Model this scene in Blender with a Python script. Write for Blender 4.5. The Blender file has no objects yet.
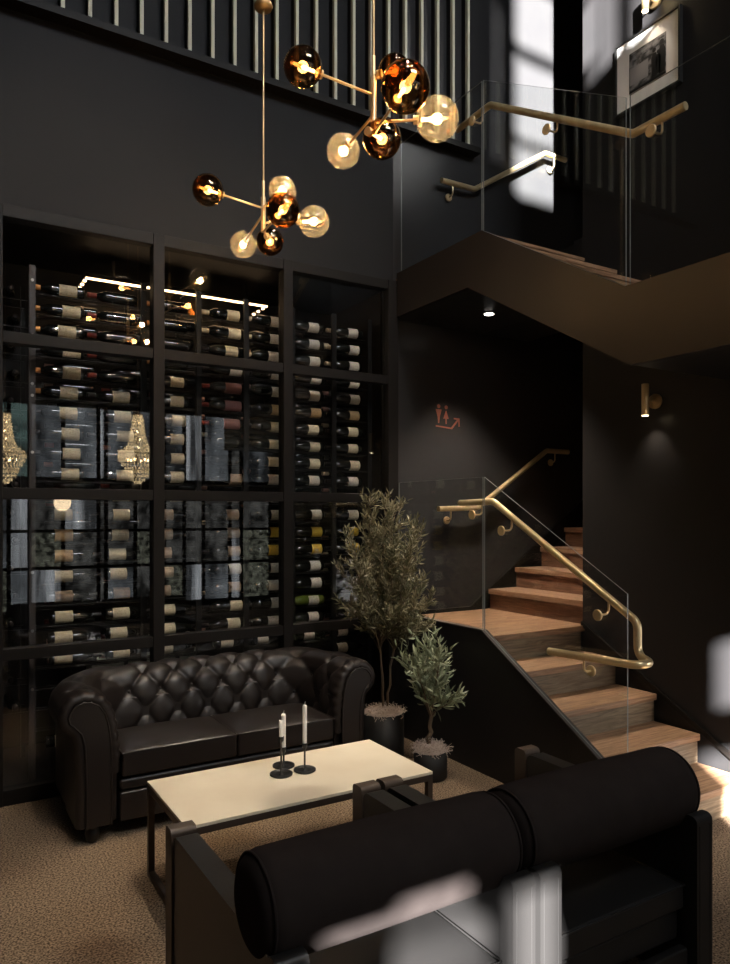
import bpy, math, random
from mathutils import Vector, Matrix
random.seed(7)
C = bpy.context.scene.collection
SC = bpy.context.scene
PI = math.pi

# ---------------------------------------------------------------- camera, world, sun, exposure
cam_d = bpy.data.cameras.new('camera'); cam = bpy.data.objects.new('camera', cam_d); C.objects.link(cam)
cam.location = (0, 0, 1.65); cam.rotation_euler = (PI/2, 0, -math.radians(31.2))
cam_d.sensor_fit = 'HORIZONTAL'; cam_d.sensor_width = 24; cam_d.lens = 24
cam_d.shift_y = 32/730; cam_d.clip_start = .05; cam_d.clip_end = 100
SC.camera = cam
SC.view_settings.view_transform = 'Standard'; SC.view_settings.look = 'None'
SC.view_settings.gamma = 1; SC.view_settings.use_curve_mapping = False
SC.view_settings.exposure = 0.0

w = bpy.data.worlds.new('world'); SC.world = w; w.use_nodes = True
w.node_tree.nodes['Background'].inputs[0].default_value = (.75, .85, 1, 1)
w.node_tree.nodes['Background'].inputs[1].default_value = .6

TAN_EL = .31
def aim(o, d):
    o.rotation_euler = Vector(d).to_track_quat('-Z', 'Y').to_euler()
sl = bpy.data.lights.new('sun', 'SUN'); sl.energy = 150; sl.angle = math.radians(.8); sl.color = (1, .97, .93)
so = bpy.data.objects.new('sun', sl); C.objects.link(so); so.location = (-6, -8, 12); aim(so, (.6, .8, -TAN_EL))

def spot(name, loc, to, W, deg=70, blend=.6, col=(1, .78, .55), r=.06):
    l = bpy.data.lights.new(name, 'SPOT'); l.energy = W; l.spot_size = math.radians(deg); l.spot_blend = blend
    l.color = col; l.shadow_soft_size = r
    o = bpy.data.objects.new(name, l); C.objects.link(o); o.location = loc; aim(o, Vector(to)-Vector(loc)); return o
# warm ceiling spots over the lounge (hang from the high ceiling above the frame)
WARM = (1, .84, .66)
spot('spot_table', (1.9, 2.2, 6.6), (1.45, 3.1, .4), 640, 26, .7, WARM)
spot('spot_lounge_left', (2.75, 3.9, 5.6), (.1, 3.4, 0), 330, 44, .9, WARM)
spot('spot_floor', (.3, 1.6, 6.6), (-.1, 3.0, 0), 70, 50, .9, WARM)
spot('spot_corner', (2.3, 2.6, 6.6), (2.75, 3.6, .2), 330, 24, .9, WARM)
spot('spot_wine', (.9, .2, 6.9), (1.0, 4.8, 1.5), 420, 46, .9, WARM)
spot('spot_wine_right', (1.9, .2, 6.9), (2.4, 4.8, 1.6), 420, 40, .9, WARM)
spot('spot_stairs', (2.4, .3, 6.8), (3.5, 3.0, .7), 25, 22, .9, WARM)
spot('fill_upper_stairs', (.9, .6, 8.2), (3.4, 3.3, 3.9), 190, 22, .9, WARM)  # unseen spot added to brighten the upper handrail
# unseen area light added high in the street wall to fill the upper parts
al = bpy.data.lights.new('high_fill_light', 'AREA'); al.shape = 'RECTANGLE'; al.size = 3; al.size_y = 1.9; al.energy = 260; al.color = (.93, .96, 1)
ao = bpy.data.objects.new('high_fill_light', al); C.objects.link(ao); ao.location = (2.3, -3.52, 7.85); aim(ao, (0, 1, -.35))

# ---------------------------------------------------------------- materials
def mat(name, col, rough=.5, metal=0, bump=None, spec=.5, noise=None, coat=0, sheen=0, emit=None, est=0):
    m = bpy.data.materials.new(name); m.use_nodes = True
    nt = m.node_tree; b = nt.nodes['Principled BSDF']
    b.inputs['Base Color'].default_value = (*col, 1); b.inputs['Roughness'].default_value = rough
    b.inputs['Metallic'].default_value = metal; b.inputs['Specular IOR Level'].default_value = spec
    b.inputs['Coat Weight'].default_value = coat; b.inputs['Sheen Weight'].default_value = sheen
    if emit: b.inputs['Emission Color'].default_value = (*emit, 1); b.inputs['Emission Strength'].default_value = est
    tc = nt.nodes.new('ShaderNodeTexCoord')
    if noise:                                   # (scale, second colour, contrast)
        n = nt.nodes.new('ShaderNodeTexNoise'); n.inputs['Scale'].default_value = noise[0]; n.inputs['Detail'].default_value = 6
        nt.links.new(tc.outputs['Object'], n.inputs['Vector'])
        r = nt.nodes.new('ShaderNodeValToRGB'); k = noise[2]
        r.color_ramp.elements[0].position = .5-k; r.color_ramp.elements[1].position = .5+k
        r.color_ramp.elements[0].color = (*col, 1); r.color_ramp.elements[1].color = (*noise[1], 1)
        nt.links.new(n.outputs['Fac'], r.inputs[0]); nt.links.new(r.outputs[0], b.inputs['Base Color'])
    if bump:                                    # (type, scale, strength, distance)
        if bump[0] == 'v':
            t = nt.nodes.new('ShaderNodeTexVoronoi'); o = 'Distance'
        else:
            t = nt.nodes.new('ShaderNodeTexNoise'); t.inputs['Detail'].default_value = 5; o = 'Fac'
        t.inputs['Scale'].default_value = bump[1]
        nt.links.new(tc.outputs['Object'], t.inputs['Vector'])
        bp = nt.nodes.new('ShaderNodeBump'); bp.inputs['Strength'].default_value = bump[2]; bp.inputs['Distance'].default_value = bump[3]
        nt.links.new(t.outputs[o], bp.inputs['Height']); nt.links.new(bp.outputs[0], b.inputs['Normal'])
    return m

def glass_mat(name, tint, f0=.05, rough=0, gcol=(1, 1, 1)):
    m = bpy.data.materials.new(name); m.use_nodes = True; nt = m.node_tree; nt.nodes.clear()
    out = nt.nodes.new('ShaderNodeOutputMaterial'); mx = nt.nodes.new('ShaderNodeMixShader')
    tr = nt.nodes.new('ShaderNodeBsdfTransparent'); gl = nt.nodes.new('ShaderNodeBsdfGlossy')
    tr.inputs[0].default_value = (*tint, 1); gl.inputs['Roughness'].default_value = rough; gl.inputs[0].default_value = (*gcol, 1)
    lw = nt.nodes.new('ShaderNodeLayerWeight'); lw.inputs[0].default_value = .5
    p = nt.nodes.new('ShaderNodeMath'); p.operation = 'POWER'; p.inputs[1].default_value = 5
    q = nt.nodes.new('ShaderNodeMath'); q.operation = 'MULTIPLY_ADD'; q.inputs[1].default_value = 1-f0; q.inputs[2].default_value = f0
    nt.links.new(lw.outputs['Facing'], p.inputs[0]); nt.links.new(p.outputs[0], q.inputs[0])
    nt.links.new(q.outputs[0], mx.inputs[0]); nt.links.new(tr.outputs[0], mx.inputs[1]); nt.links.new(gl.outputs[0], mx.inputs[2])
    nt.links.new(mx.outputs[0], out.inputs[0]); return m

def emis(name, col, st):
    m = bpy.data.materials.new(name); m.use_nodes = True; nt = m.node_tree; nt.nodes.clear()
    out = nt.nodes.new('ShaderNodeOutputMaterial'); e = nt.nodes.new('ShaderNodeEmission')
    e.inputs[0].default_value = (*col, 1); e.inputs[1].default_value = st
    nt.links.new(e.outputs[0], out.inputs[0]); return m

def wood_mat(name, a, b_, axis):
    m = bpy.data.materials.new(name); m.use_nodes = True; nt = m.node_tree; b = nt.nodes['Principled BSDF']
    tc = nt.nodes.new('ShaderNodeTexCoord'); mp = nt.nodes.new('ShaderNodeMapping')
    s = [34, 34, 34]; s[axis] = 2.2; mp.inputs['Scale'].default_value = s
    n = nt.nodes.new('ShaderNodeTexNoise'); n.inputs['Scale'].default_value = 1.6; n.inputs['Detail'].default_value = 8; n.inputs['Distortion'].default_value = 1.5
    n2 = nt.nodes.new('ShaderNodeTexNoise'); n2.inputs['Scale'].default_value = 1.2; n2.inputs['Detail'].default_value = 2
    r = nt.nodes.new('ShaderNodeValToRGB')
    r.color_ramp.elements[0].position = .35; r.color_ramp.elements[1].position = .65
    r.color_ramp.elements[0].color = (*a, 1); r.color_ramp.elements[1].color = (*b_, 1)
    mx = nt.nodes.new('ShaderNodeMix'); mx.data_type = 'RGBA'; mx.blend_type = 'MULTIPLY'; mx.inputs[0].default_value = .5
    nt.links.new(tc.outputs['Object'], mp.inputs[0]); nt.links.new(mp.outputs[0], n.inputs['Vector']); nt.links.new(tc.outputs['Object'], n2.inputs['Vector'])
    nt.links.new(n.outputs['Fac'], r.inputs[0]); nt.links.new(r.outputs[0], mx.inputs[6]); nt.links.new(n2.outputs['Fac'], mx.inputs[7])
    nt.links.new(mx.outputs[2], b.inputs['Base Color'])
    bp = nt.nodes.new('ShaderNodeBump'); bp.inputs['Strength'].default_value = .15; bp.inputs['Distance'].default_value = .002
    nt.links.new(n.outputs['Fac'], bp.inputs['Height']); nt.links.new(bp.outputs[0], b.inputs['Normal'])
    b.inputs['Roughness'].default_value = .5; return m

M = {}
M['wall'] = mat('black_wall_paint', (.015, .015, .016), .40, noise=(3, (.019, .018, .019), .3), bump=('n', 60, .05, .002), spec=.28)
M['wall_stair'] = mat('charcoal_satin_wall', (.024, .024, .026), .38, noise=(3, (.029, .029, .030), .3), spec=.3)
M['wall_matte'] = mat('black_matte_paint', (.013, .013, .0145), .6, noise=(2, (.010, .010, .011), .3), spec=.25)
M['fascia'] = mat('charcoal_stair_plaster', (.017, .0145, .0135), .45, noise=(4, (.020, .0165, .015), .3))
M['under'] = mat('black_soffit_paint', (.012, .012, .013), .35)
M['frame'] = mat('dark_bronze_steel', (.0075, .0062, .0055), .5, spec=.22)
M['blackmetal'] = mat('black_powder_metal', (.012, .012, .012), .4, 0)
M['rack'] = mat('black_rack_steel', (.02, .02, .02), .35, .6)
M['rackgrey'] = mat('grey_rack_post', (.05, .045, .045), .45)
M['cabinet'] = mat('black_cabinet_panel', (.010, .009, .009), .5)
M['carpet'] = mat('brown_flecked_carpet', (.050, .034, .023), .95, noise=(115, (.335, .245, .165), .13), bump=('n', 200, .6, .005), spec=.1)
M['leather'] = mat('dark_brown_leather', (.0095, .0065, .0055), .42, bump=('v', 260, .12, .0012), spec=.55)
M['leather2'] = mat('black_grained_leather', (.0105, .010, .010), .42, bump=('v', 300, .15, .0012), spec=.5)
M['band'] = mat('brown_leather_edge', (.06, .042, .030), .5, bump=('v', 300, .1, .001))
M['velvet'] = mat('black_velvet', (.027, .022, .021), .9, spec=.05, noise=(14, (.020, .016, .0155), .3))
M['button'] = mat('leather_button', (.010, .008, .007), .4)
M['footwood'] = mat('black_turned_wood', (.008, .007, .006), .3)
M['brass'] = mat('brushed_brass', (.88, .69, .40), .30, .7, bump=('n', 80, .03, .001))
M['brassdark'] = mat('aged_brass', (.42, .29, .14), .33, .75)
M['marble'] = mat('cream_marble', (.84, .77, .62), .3, noise=(3.2, (.68, .59, .45), .3))
M['tableframe'] = mat('bronze_table_frame', (.075, .055, .042), .42, .5)
M['candle'] = mat('ivory_candle_wax', (.95, .91, .84), .5, spec=.3)
M['bottle'] = mat('dark_bottle_glass', (.006, .007, .006), .05, spec=1, coat=.6)
M['bottlegreen'] = mat('green_bottle_glass', (.07, .10, .015), .1, spec=.6)
M['trunk'] = mat('olive_bark', (.14, .10, .065), .85, bump=('n', 60, .6, .004))
M['leaf'] = mat('olive_leaf', (.12, .12, .065), .5, noise=(9, (.28, .25, .15), .15))
M['leaf2'] = mat('grey_green_olive_leaf', (.20, .24, .15), .5, noise=(9, (.32, .36, .23), .15))
M['moss'] = mat('pinkish_grey_dried_moss', (.48, .40, .345), .95)
M['pot'] = mat('matte_black_pot', (.006, .006, .006), .6)
M['slat'] = mat('cream_painted_slat', (.62, .62, .48), .5)
M['white'] = mat('white_mat_board', (.85, .85, .85), .7)
M['copper'] = mat('copper_red_vinyl', (.26, .085, .055), .6)
M['steelscrew'] = mat('steel_screw', (.5, .5, .5), .3, 1)
M['plastic'] = mat('white_candle_wick', (.7, .68, .6), .6)
M['glass'] = glass_mat('clear_glass', (.93, .94, .94), .035)
M['wineglass'] = glass_mat('wine_wall_glass', (.93, .93, .93), .05)
M['edge'] = mat('polished_glass_edge', (.16, .18, .18), .3, spec=.8)
M['amber'] = glass_mat('smoked_amber_glass', (.40, .23, .10), .13, 0, (1, .80, .56))
M['champagne'] = glass_mat('champagne_glass', (.86, .74, .56), .14, 0, (1, .9, .75))
def haze(m, f, col):
    nt = m.node_tree; out = nt.nodes['Material Output']; src = out.inputs[0].links[0].from_socket
    t = nt.nodes.new('ShaderNodeBsdfTranslucent'); t.inputs[0].default_value = (*col, 1)
    mx = nt.nodes.new('ShaderNodeMixShader'); mx.inputs[0].default_value = f
    nt.links.new(src, mx.inputs[1]); nt.links.new(t.outputs[0], mx.inputs[2]); nt.links.new(mx.outputs[0], out.inputs[0])
haze(M['champagne'], .035, (1, .85, .6))
M['bulb'] = emis('warm_bulb', (1, .70, .38), 40)
M['led'] = emis('warm_led', (1, .66, .36), 9)
M['white_led'] = emis('white_downlight', (1, .93, .85), 14)
M['winlit'] = emis('daylit_pane', (.80, .90, 1), .62)
M['winlit2'] = emis('daylit_pane_green', (.55, .75, .65), .30)
M['opal'] = emis('opal_globe', (1, .76, .48), 10)
M['lamplit'] = emis('sconce_aperture', (1, .80, .50), 12)
M['oak'] = wood_mat('oak_tread', (.24, .125, .062), (.50, .30, .175), 0)
M['oaky'] = wood_mat('oak_tread_turned', (.30, .165, .095), (.50, .31, .20), 1)
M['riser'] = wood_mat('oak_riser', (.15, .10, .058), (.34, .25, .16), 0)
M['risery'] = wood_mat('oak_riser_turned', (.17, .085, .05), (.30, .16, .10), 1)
def crystal():
    m = bpy.data.materials.new('cut_crystal_added_glow'); m.use_nodes = True; nt = m.node_tree; nt.nodes.clear()
    out = nt.nodes.new('ShaderNodeOutputMaterial'); mx = nt.nodes.new('ShaderNodeMixShader'); mx.inputs[0].default_value = .4
    t = nt.nodes.new('ShaderNodeBsdfTranslucent'); t.inputs[0].default_value = (.95, .85, .65, 1)
    g = nt.nodes.new('ShaderNodeBsdfGlossy'); g.inputs['Roughness'].default_value = .1
    nt.links.new(t.outputs[0], mx.inputs[1]); nt.links.new(g.outputs[0], mx.inputs[2])
    e = nt.nodes.new('ShaderNodeEmission'); e.inputs[0].default_value = (1, .80, .50, 1)  # glow added to the crystals in place of sparkle from the bulbs
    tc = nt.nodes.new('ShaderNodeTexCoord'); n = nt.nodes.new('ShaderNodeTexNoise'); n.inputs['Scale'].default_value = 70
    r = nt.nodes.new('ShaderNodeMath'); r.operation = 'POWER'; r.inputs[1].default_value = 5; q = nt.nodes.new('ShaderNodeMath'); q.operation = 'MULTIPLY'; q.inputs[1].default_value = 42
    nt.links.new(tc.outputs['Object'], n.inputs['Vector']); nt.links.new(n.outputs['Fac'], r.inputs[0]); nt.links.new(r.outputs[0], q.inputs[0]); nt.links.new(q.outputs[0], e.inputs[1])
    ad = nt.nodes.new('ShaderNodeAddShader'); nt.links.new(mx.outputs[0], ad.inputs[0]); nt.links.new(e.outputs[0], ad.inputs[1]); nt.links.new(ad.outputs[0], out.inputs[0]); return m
M['crystal'] = crystal()

def label_mat(name, col, ink=(.12, .08, .06)):
    m = bpy.data.materials.new(name); m.use_nodes = True; nt = m.node_tree; b = nt.nodes['Principled BSDF']
    tc = nt.nodes.new('ShaderNodeTexCoord'); mp = nt.nodes.new('ShaderNodeMapping'); mp.inputs['Scale'].default_value = (60, 60, 220)
    n = nt.nodes.new('ShaderNodeTexNoise'); n.inputs['Scale'].default_value = 1.3; n.inputs['Detail'].default_value = 2
    r = nt.nodes.new('ShaderNodeValToRGB'); r.color_ramp.elements[0].position = .53; r.color_ramp.elements[1].position = .58
    r.color_ramp.elements[0].color = (*col, 1); r.color_ramp.elements[1].color = tuple(c*.6+i*.4 for c, i in zip(col, ink))+(1,)
    nt.links.new(tc.outputs['Object'], mp.inputs[0]); nt.links.new(mp.outputs[0], n.inputs['Vector']); nt.links.new(n.outputs['Fac'], r.inputs[0])
    nt.links.new(r.outputs[0], b.inputs['Base Color']); b.inputs['Roughness'].default_value = .7; return m
LAB = {'cream': label_mat('cream_label', (.70, .62, .44)), 'white': label_mat('white_label', (.70, .67, .60)),
       'tan': label_mat('tan_label', (.66, .44, .22)), 'yellow': label_mat('yellow_label', (.72, .48, .04)),
       'purple': label_mat('mauve_label', (.22, .10, .10)), 'beige': label_mat('beige_label', (.55, .44, .33)),
       'brown': label_mat('faded brown_label', (.30, .22, .15))}
CAP = {'orange': mat('orange_foil', (.75, .36, .12), .35, .3), 'pink': mat('pink_foil', (.55, .30, .25), .4, .2),
       'cream': mat('cream_foil', (.70, .60, .42), .4, .1), 'black': mat('black_foil', (.015, .012, .012), .3), 'red': mat('red_foil', (.20, .03, .02), .35)}

# ---------------------------------------------------------------- mesh helpers
class MB:
    def __init__(s): s.v = []; s.f = []; s.mi = []; s.sm = []
    def add(s, vs, fs, mi=0, smooth=False, mx=None):
        o = len(s.v)
        s.v += [tuple(mx @ Vector(p)) if mx else tuple(p) for p in vs]
        s.f += [tuple(i+o for i in f) for f in fs]; s.mi += [mi]*len(fs); s.sm += [smooth]*len(fs); return s
    def box(s, a, b, mi=0, mx=None):
        x0, y0, z0 = a; x1, y1, z1 = b
        vs = [(x0,y0,z0),(x1,y0,z0),(x1,y1,z0),(x0,y1,z0),(x0,y0,z1),(x1,y0,z1),(x1,y1,z1),(x0,y1,z1)]
        return s.add(vs, [(0,3,2,1),(4,5,6,7),(0,1,5,4),(1,2,6,5),(2,3,7,6),(3,0,4,7)], mi, False, mx)
    def prism(s, poly, axis, a, b, mi=0, smooth=False):
        """poly: 2-D points in the plane normal to axis, extruded from a to b"""
        n = len(poly)
        def P(p, t):
            return {0: (t, p[0], p[1]), 1: (p[0], t, p[1]), 2: (p[0], p[1], t)}[axis]
        vs = [P(p, a) for p in poly]+[P(p, b) for p in poly]
        s.add(vs, [tuple(range(n))[::-1], tuple(range(n, 2*n))], mi)
        s.add(vs, [(i, (i+1) % n, n+(i+1) % n, n+i) for i in range(n)], mi, smooth); return s
    def lathe(s, prof, seg=24, mi=0, mx=None):
        vs = []; fs = []
        for r, z in prof:
            for k in range(seg):
                t = 2*PI*k/seg; vs.append((r*math.cos(t), r*math.sin(t), z))
        for i in range(len(prof)-1):
            for k in range(seg):
                k2 = (k+1) % seg; fs.append((i*seg+k, i*seg+k2, (i+1)*seg+k2, (i+1)*seg+k))
        s.add(vs, fs, mi, True, mx)
        s.add(vs, [tuple(range(seg))[::-1], tuple((len(prof)-1)*seg+k for k in range(seg))], mi, False, mx); return s
    def tube(s, pts, r, seg=10, mi=0, cap=True):
        P = [Vector(p) for p in pts]; n = len(P)
        R = r if isinstance(r, (list, tuple)) else [r]*n
        T = [((P[min(i+1, n-1)]-P[max(i-1, 0)]).normalized()) for i in range(n)]
        u = T[0].orthogonal().normalized(); vs = []
        for i in range(n):
            u = (u-T[i]*u.dot(T[i])).normalized(); v = T[i].cross(u)
            for k in range(seg):
                a = 2*PI*k/seg; vs.append(P[i]+(u*math.cos(a)+v*math.sin(a))*R[i])
        fs = [(i*seg+k, i*seg+(k+1) % seg, (i+1)*seg+(k+1) % seg, (i+1)*seg+k) for i in range(n-1) for k in range(seg)]
        s.add(vs, fs, mi, True)
        if cap: s.add(vs, [tuple(range(seg))[::-1], tuple((n-1)*seg+k for k in range(seg))], mi)
        return s
    def sphere(s, c, r, seg=24, rings=14, mi=0):
        prof = [(max(r*math.sin(PI*i/rings), 1e-4), -r*math.cos(PI*i/rings)) for i in range(rings+1)]
        return s.lathe(prof, seg, mi, Matrix.Translation(c))
    def build(s, name, mats, parent=None, bevel=0, seg=2, subsurf=0):
        me = bpy.data.meshes.new(name); me.from_pydata(s.v, [], s.f); 
        for m in (mats if isinstance(mats, (list, tuple)) else [mats]): me.materials.append(m)
        me.polygons.foreach_set('material_index', s.mi); me.polygons.foreach_set('use_smooth', s.sm); me.update()
        o = bpy.data.objects.new(name, me); C.objects.link(o)
        if parent: o.parent = parent
        if bevel:
            b = o.modifiers.new('bevel', 'BEVEL'); b.width = bevel; b.segments = seg; b.limit_method = 'ANGLE'; b.angle_limit = math.radians(40)
            for p in me.polygons: p.use_smooth = True
            wn = o.modifiers.new('wn', 'WEIGHTED_NORMAL'); wn.keep_sharp = True
        if subsurf:
            b = o.modifiers.new('sub', 'SUBSURF'); b.levels = b.render_levels = subsurf
        return o
def tag(o, label=None, cat=None, group=None, kind=None):
    if label: o['label'] = label
    if cat: o['category'] = cat
    if group: o['group'] = group
    if kind: o['kind'] = kind
    return o
def thing(name, label, cat, loc=(0, 0, 0), rz=0, group=None):
    o = bpy.data.objects.new(name, None); C.objects.link(o); o.location = loc; o.rotation_euler = (0, 0, rz)
    o.empty_display_size = .1
    return tag(o, label, cat, group)
def dup(o, loc=None, label=None, group=None, rz=None):
    c = o.copy(); C.objects.link(c)
    if loc is not None: c.location = loc
    if rz is not None: c.rotation_euler = (0, 0, rz)
    if label: c['label'] = label
    if group: c['group'] = group
    for ch in list(o.children):
        d = ch.copy(); C.objects.link(d); d.parent = c
        for g in list(ch.children):
            e = g.copy(); C.objects.link(e); e.parent = d
    return c
def plain(name, mb, m, label, cat, group=None, **k):
    return tag(mb.build(name, m, **k), label, cat, group)
def struct(name, mb, m, **k):
    return tag(mb.build(name, m, **k), kind='structure')
def fillet(pts, r, n=6):
    P = [Vector(p) for p in pts]; out = [P[0]]
    for i in range(1, len(P)-1):
        a = (P[i-1]-P[i]); b = (P[i+1]-P[i]); la, lb = a.length, b.length; a.normalize(); b.normalize()
        ang = a.angle(b)
        if ang > PI-.02: out.append(P[i]); continue
        d = min(r/math.tan(ang/2), la*.49, lb*.49); rr = d*math.tan(ang/2)
        c = P[i]+(a+b).normalized()*(rr/math.sin(ang/2))
        s = P[i]+a*d-c; e = P[i]+b*d-c
        for k in range(n+1):
            t = k/n; w_ = s.angle(e)
            out.append(c+(s*math.sin((1-t)*w_)+e*math.sin(t*w_))/math.sin(w_))
    out.append(P[-1]); return out

# ---------------------------------------------------------------- key planes (metres)
YW = 4.643      # back wall (wine wall and stair back wall)
X1 = 3.062      # open side of the stair
XR = 3.96       # right wall beside the stair
YC = 3.59       # far corner of the right wall
YB = -3.5       # street side wall behind the camera
ZC = 9.4        # ceiling of the double-height room

# ---------------------------------------------------------------- room shell
struct('floor', MB().box((-3.6, YB-.1, -.1), (7.2, 6.2, 0)), M['carpet'])
struct('ceiling', MB().box((-3.6, YB-.1, ZC), (7.2, 6.2, ZC+.1)), M['wall_matte'])
struct('wall_left', MB().box((-3.7, YB-.1, 0), (-3.6, 6.2, ZC)), M['wall_matte'])
struct('wall_right', MB().box((XR, .5, 0), (XR+.12, YC, ZC)), M['wall'])
struct('wall_far_right', MB().box((7.2, YB-.1, 0), (7.3, YC, ZC)), M['wall_matte'])
struct('wall_back', MB().box((-3.6, YW, 3.40), (X1, YW+.12, ZC)), M['wall_matte'])
struct('wall_back_left', MB().box((-3.6, YW, 0), (.31, YW+.12, 3.40)), M['wall_matte'])
struct('wall_stair_back', MB().box((X1, YW, 0), (7.2, YW+.12, ZC)), M['wall_stair'])
struct('wall_stair_end', MB().box((7.1, YC, 0), (7.2, YW, ZC)), M['wall'])
struct('wall_stair_inner', MB().box((XR+.12, YC-.12, 0), (7.1, YC, ZC)), M['wall'])

# street wall behind the camera; its openings are added to shape the sun patches
def back(x, y, z):                                  # follow the sun's ray from a lit point back to the street wall
    return x-.75*(y-YB), z+TAN_EL*1.25*(y-YB)
holes = []
def hole(x0, z0, x1, z1): holes.append((min(x0, x1), min(z0, z1), max(x0, x1), max(z0, z1)))
def on_back(xa, xb, za, zb, y=YW):
    a = back(xa, y, za); b = back(xb, y, zb); hole(a[0], a[1], b[0], b[1])
# tall openings added to cast the sun patches by the stair
on_back(4.27, 4.78, 4.37, 4.80); on_back(4.27, 4.78, 4.86, 5.55); on_back(4.27, 4.78, 5.64, 6.2)
on_back(4.06, 4.11, 4.6, 5.9)
def on_right(ya, yb, za, y_ref, zb):                # bottom height za at y_ref
    xa = back(XR, ya, 0)[0]; xb = back(XR, yb, 0)[0]
    z0 = back(0, y_ref, za)[1]; hole(xa, z0, xb, z0+zb)
on_right(3.55, 3.32, 4.62, 3.55, 1.5)
on_right(3.20, 3.04, 4.72, 3.15, 1.3)
# low openings added to throw sun on the chairs and the foot of the stair
on_back(.80, 1.02, .555, .625, 1.57); on_back(1.02, 1.28, .535, .655, 1.57); on_back(.98, 1.36, .38, .52, 1.57); on_back(1.40, 1.62, .05, .585, 1.57)
on_right(2.62, 1.3, .56, 2.45, .40)
on_right(2.72, 1.3, -.35, 2.45, .68)
hole(.8, 6.9, 3.8, 8.8)  # unseen opening added for the high area fill light
xs = sorted({-3.6, 7.2} | {v for h in holes for v in (h[0], h[2])}); zs = sorted({0, ZC} | {v for h in holes for v in (h[1], h[3])})
mb = MB()
for i in range(len(zs)-1):
    run = None
    for j in range(len(xs)-1):
        cx = (xs[j]+xs[j+1])/2; cz = (zs[i]+zs[i+1])/2
        solid = not any(h[0] < cx < h[2] and h[1] < cz < h[3] for h in holes)
        if solid and run is None: run = xs[j]
        if not solid and run is not None: mb.box((run, YB-.06, zs[i]), (xs[j], YB, zs[i+1])); run = None
    if run is not None: mb.box((run, YB-.06, zs[i]), (xs[-1], YB, zs[i+1]))
struct('wall_street', mb, M['wall_matte'])

# daylit shopfront panes on the same wall (seen mirrored in the wine wall)
def pane_mat(name, col, st, sx, sz):
    m = bpy.data.materials.new(name); m.use_nodes = True; nt = m.node_tree; nt.nodes.clear()
    out = nt.nodes.new('ShaderNodeOutputMaterial'); e = nt.nodes.new('ShaderNodeEmission')
    tc = nt.nodes.new('ShaderNodeTexCoord'); mp = nt.nodes.new('ShaderNodeMapping'); mp.inputs['Scale'].default_value = (sx, 1, sz)
    n = nt.nodes.new('ShaderNodeTexNoise'); n.inputs['Scale'].default_value = 1; n.inputs['Detail'].default_value = 8
    r = nt.nodes.new('ShaderNodeMapRange'); r.inputs[1].default_value = .38; r.inputs[2].default_value = .66; r.inputs[3].default_value = st*.15; r.inputs[4].default_value = st*1.7
    nt.links.new(tc.outputs['Object'], mp.inputs[0]); nt.links.new(mp.outputs[0], n.inputs['Vector']); nt.links.new(n.outputs['Fac'], r.inputs[0])
    e.inputs[0].default_value = (*col, 1); nt.links.new(r.outputs[0], e.inputs[1]); nt.links.new(e.outputs[0], out.inputs[0]); return m
PM = [pane_mat('street_view_grey', (.85, .93, 1), .50, 3, 1.2), pane_mat('street_view_teal', (.55, .85, .78), .45, 2, 3),
      pane_mat('street_view_dim', (.9, .9, .85), .30, 6, 4), pane_mat('street_view_bright', (.9, .95, 1), 1.3, 8, .6), pane_mat('street_view_leaves', (.75, .78, .60), .5, 14, 14)]
mb = MB(); bars = MB(); rnd = random.Random(5)
XP = [.75, 1.15, 1.45, 1.95, 2.5, 2.62, 3.1, 3.6, 3.95, 4.3, 4.8, 5.02, 5.6]
for i in range(len(XP)-1):
    for (z0, z1) in ((.12, .75), (.8, 1.35), (1.4, 1.9), (2.25, 3.4)):
        x0, x1 = XP[i]+.03, XP[i+1]-.03
        mi = 1 if z1 > 2 and x1 < 1.5 else (0 if z1 > 2 else rnd.choice([2, 2, 0, 2, 4, 3]))
        if z1 > 2 and i in (4, 8, 10): mi = 3
        if XP[i] == 4.8: mi = 3 if z1 < 1.4 else 2
        mb.box((x0, YB+.002, z0), (x1, YB+.015, z1), mi)
    bars.box((XP[i]-.03, YB+.001, .05), (XP[i]+.03, YB+.055, 3.45))
for z in (.07, .775, 1.375, 1.95, 2.2, 3.43): bars.box((.72, YB+.016, z-.025), (5.63, YB+.05, z+.025))
win = struct('window_1', mb, PM); bars.build('window_frame', M['frame'], win)

# ---------------------------------------------------------------- glazed wine wall
FX = [.350, 1.262, 2.150, 3.015]; FZ = [(0, .09), (.82, .885), (1.735, 1.80), (2.62, 2.685), (3.33, 3.40)]
wc = thing('wine_cabinet', 'floor to ceiling glazed wine cabinet with dark steel grid frame behind the chesterfield', 'wine cabinet', (1.7, YW, 0))
def loc(mb):                                        # shift geometry authored in world space into the thing's space
    mb.v = [(x-1.7, y-YW, z) for x, y, z in mb.v]; return mb
for x, hw in zip(FX, (.035, .035, .035, .045)):
    loc(MB().box((x-hw, 4.565, 0), (x+hw, 4.655, 3.40))).build('frame_post', M['frame'], wc, bevel=.003)
for z0, z1 in FZ:
    for a, b in zip(FX[:-1], FX[1:]):
        loc(MB().box((a+.035, 4.572, z0), (b-(.035 if b < 3 else .045), 4.65, z1))).build('frame_rail', M['frame'], wc, bevel=.003)
for (a0, a1), (b0, b1) in zip(FZ[:-1], FZ[1:]):
    for a, b in zip(FX[:-1], FX[1:]):
        loc(MB().box((a+.035, 4.612, a1), (b-(.035 if b < 3 else .045), 4.620, b0))).build('glass_pane', M['wineglass'], wc)
loc(MB().box((.30, 5.52, 0), (3.06, 5.56, 3.40))).build('back_panel', M['cabinet'], wc)
loc(MB().box((.30, 4.66, 0), (.34, 5.52, 3.40))).build('side_panel', M['cabinet'], wc)
loc(MB().box((3.02, 4.76, 0), (3.06, 5.52, 3.40))).build('side_panel', M['fascia'], wc)
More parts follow.
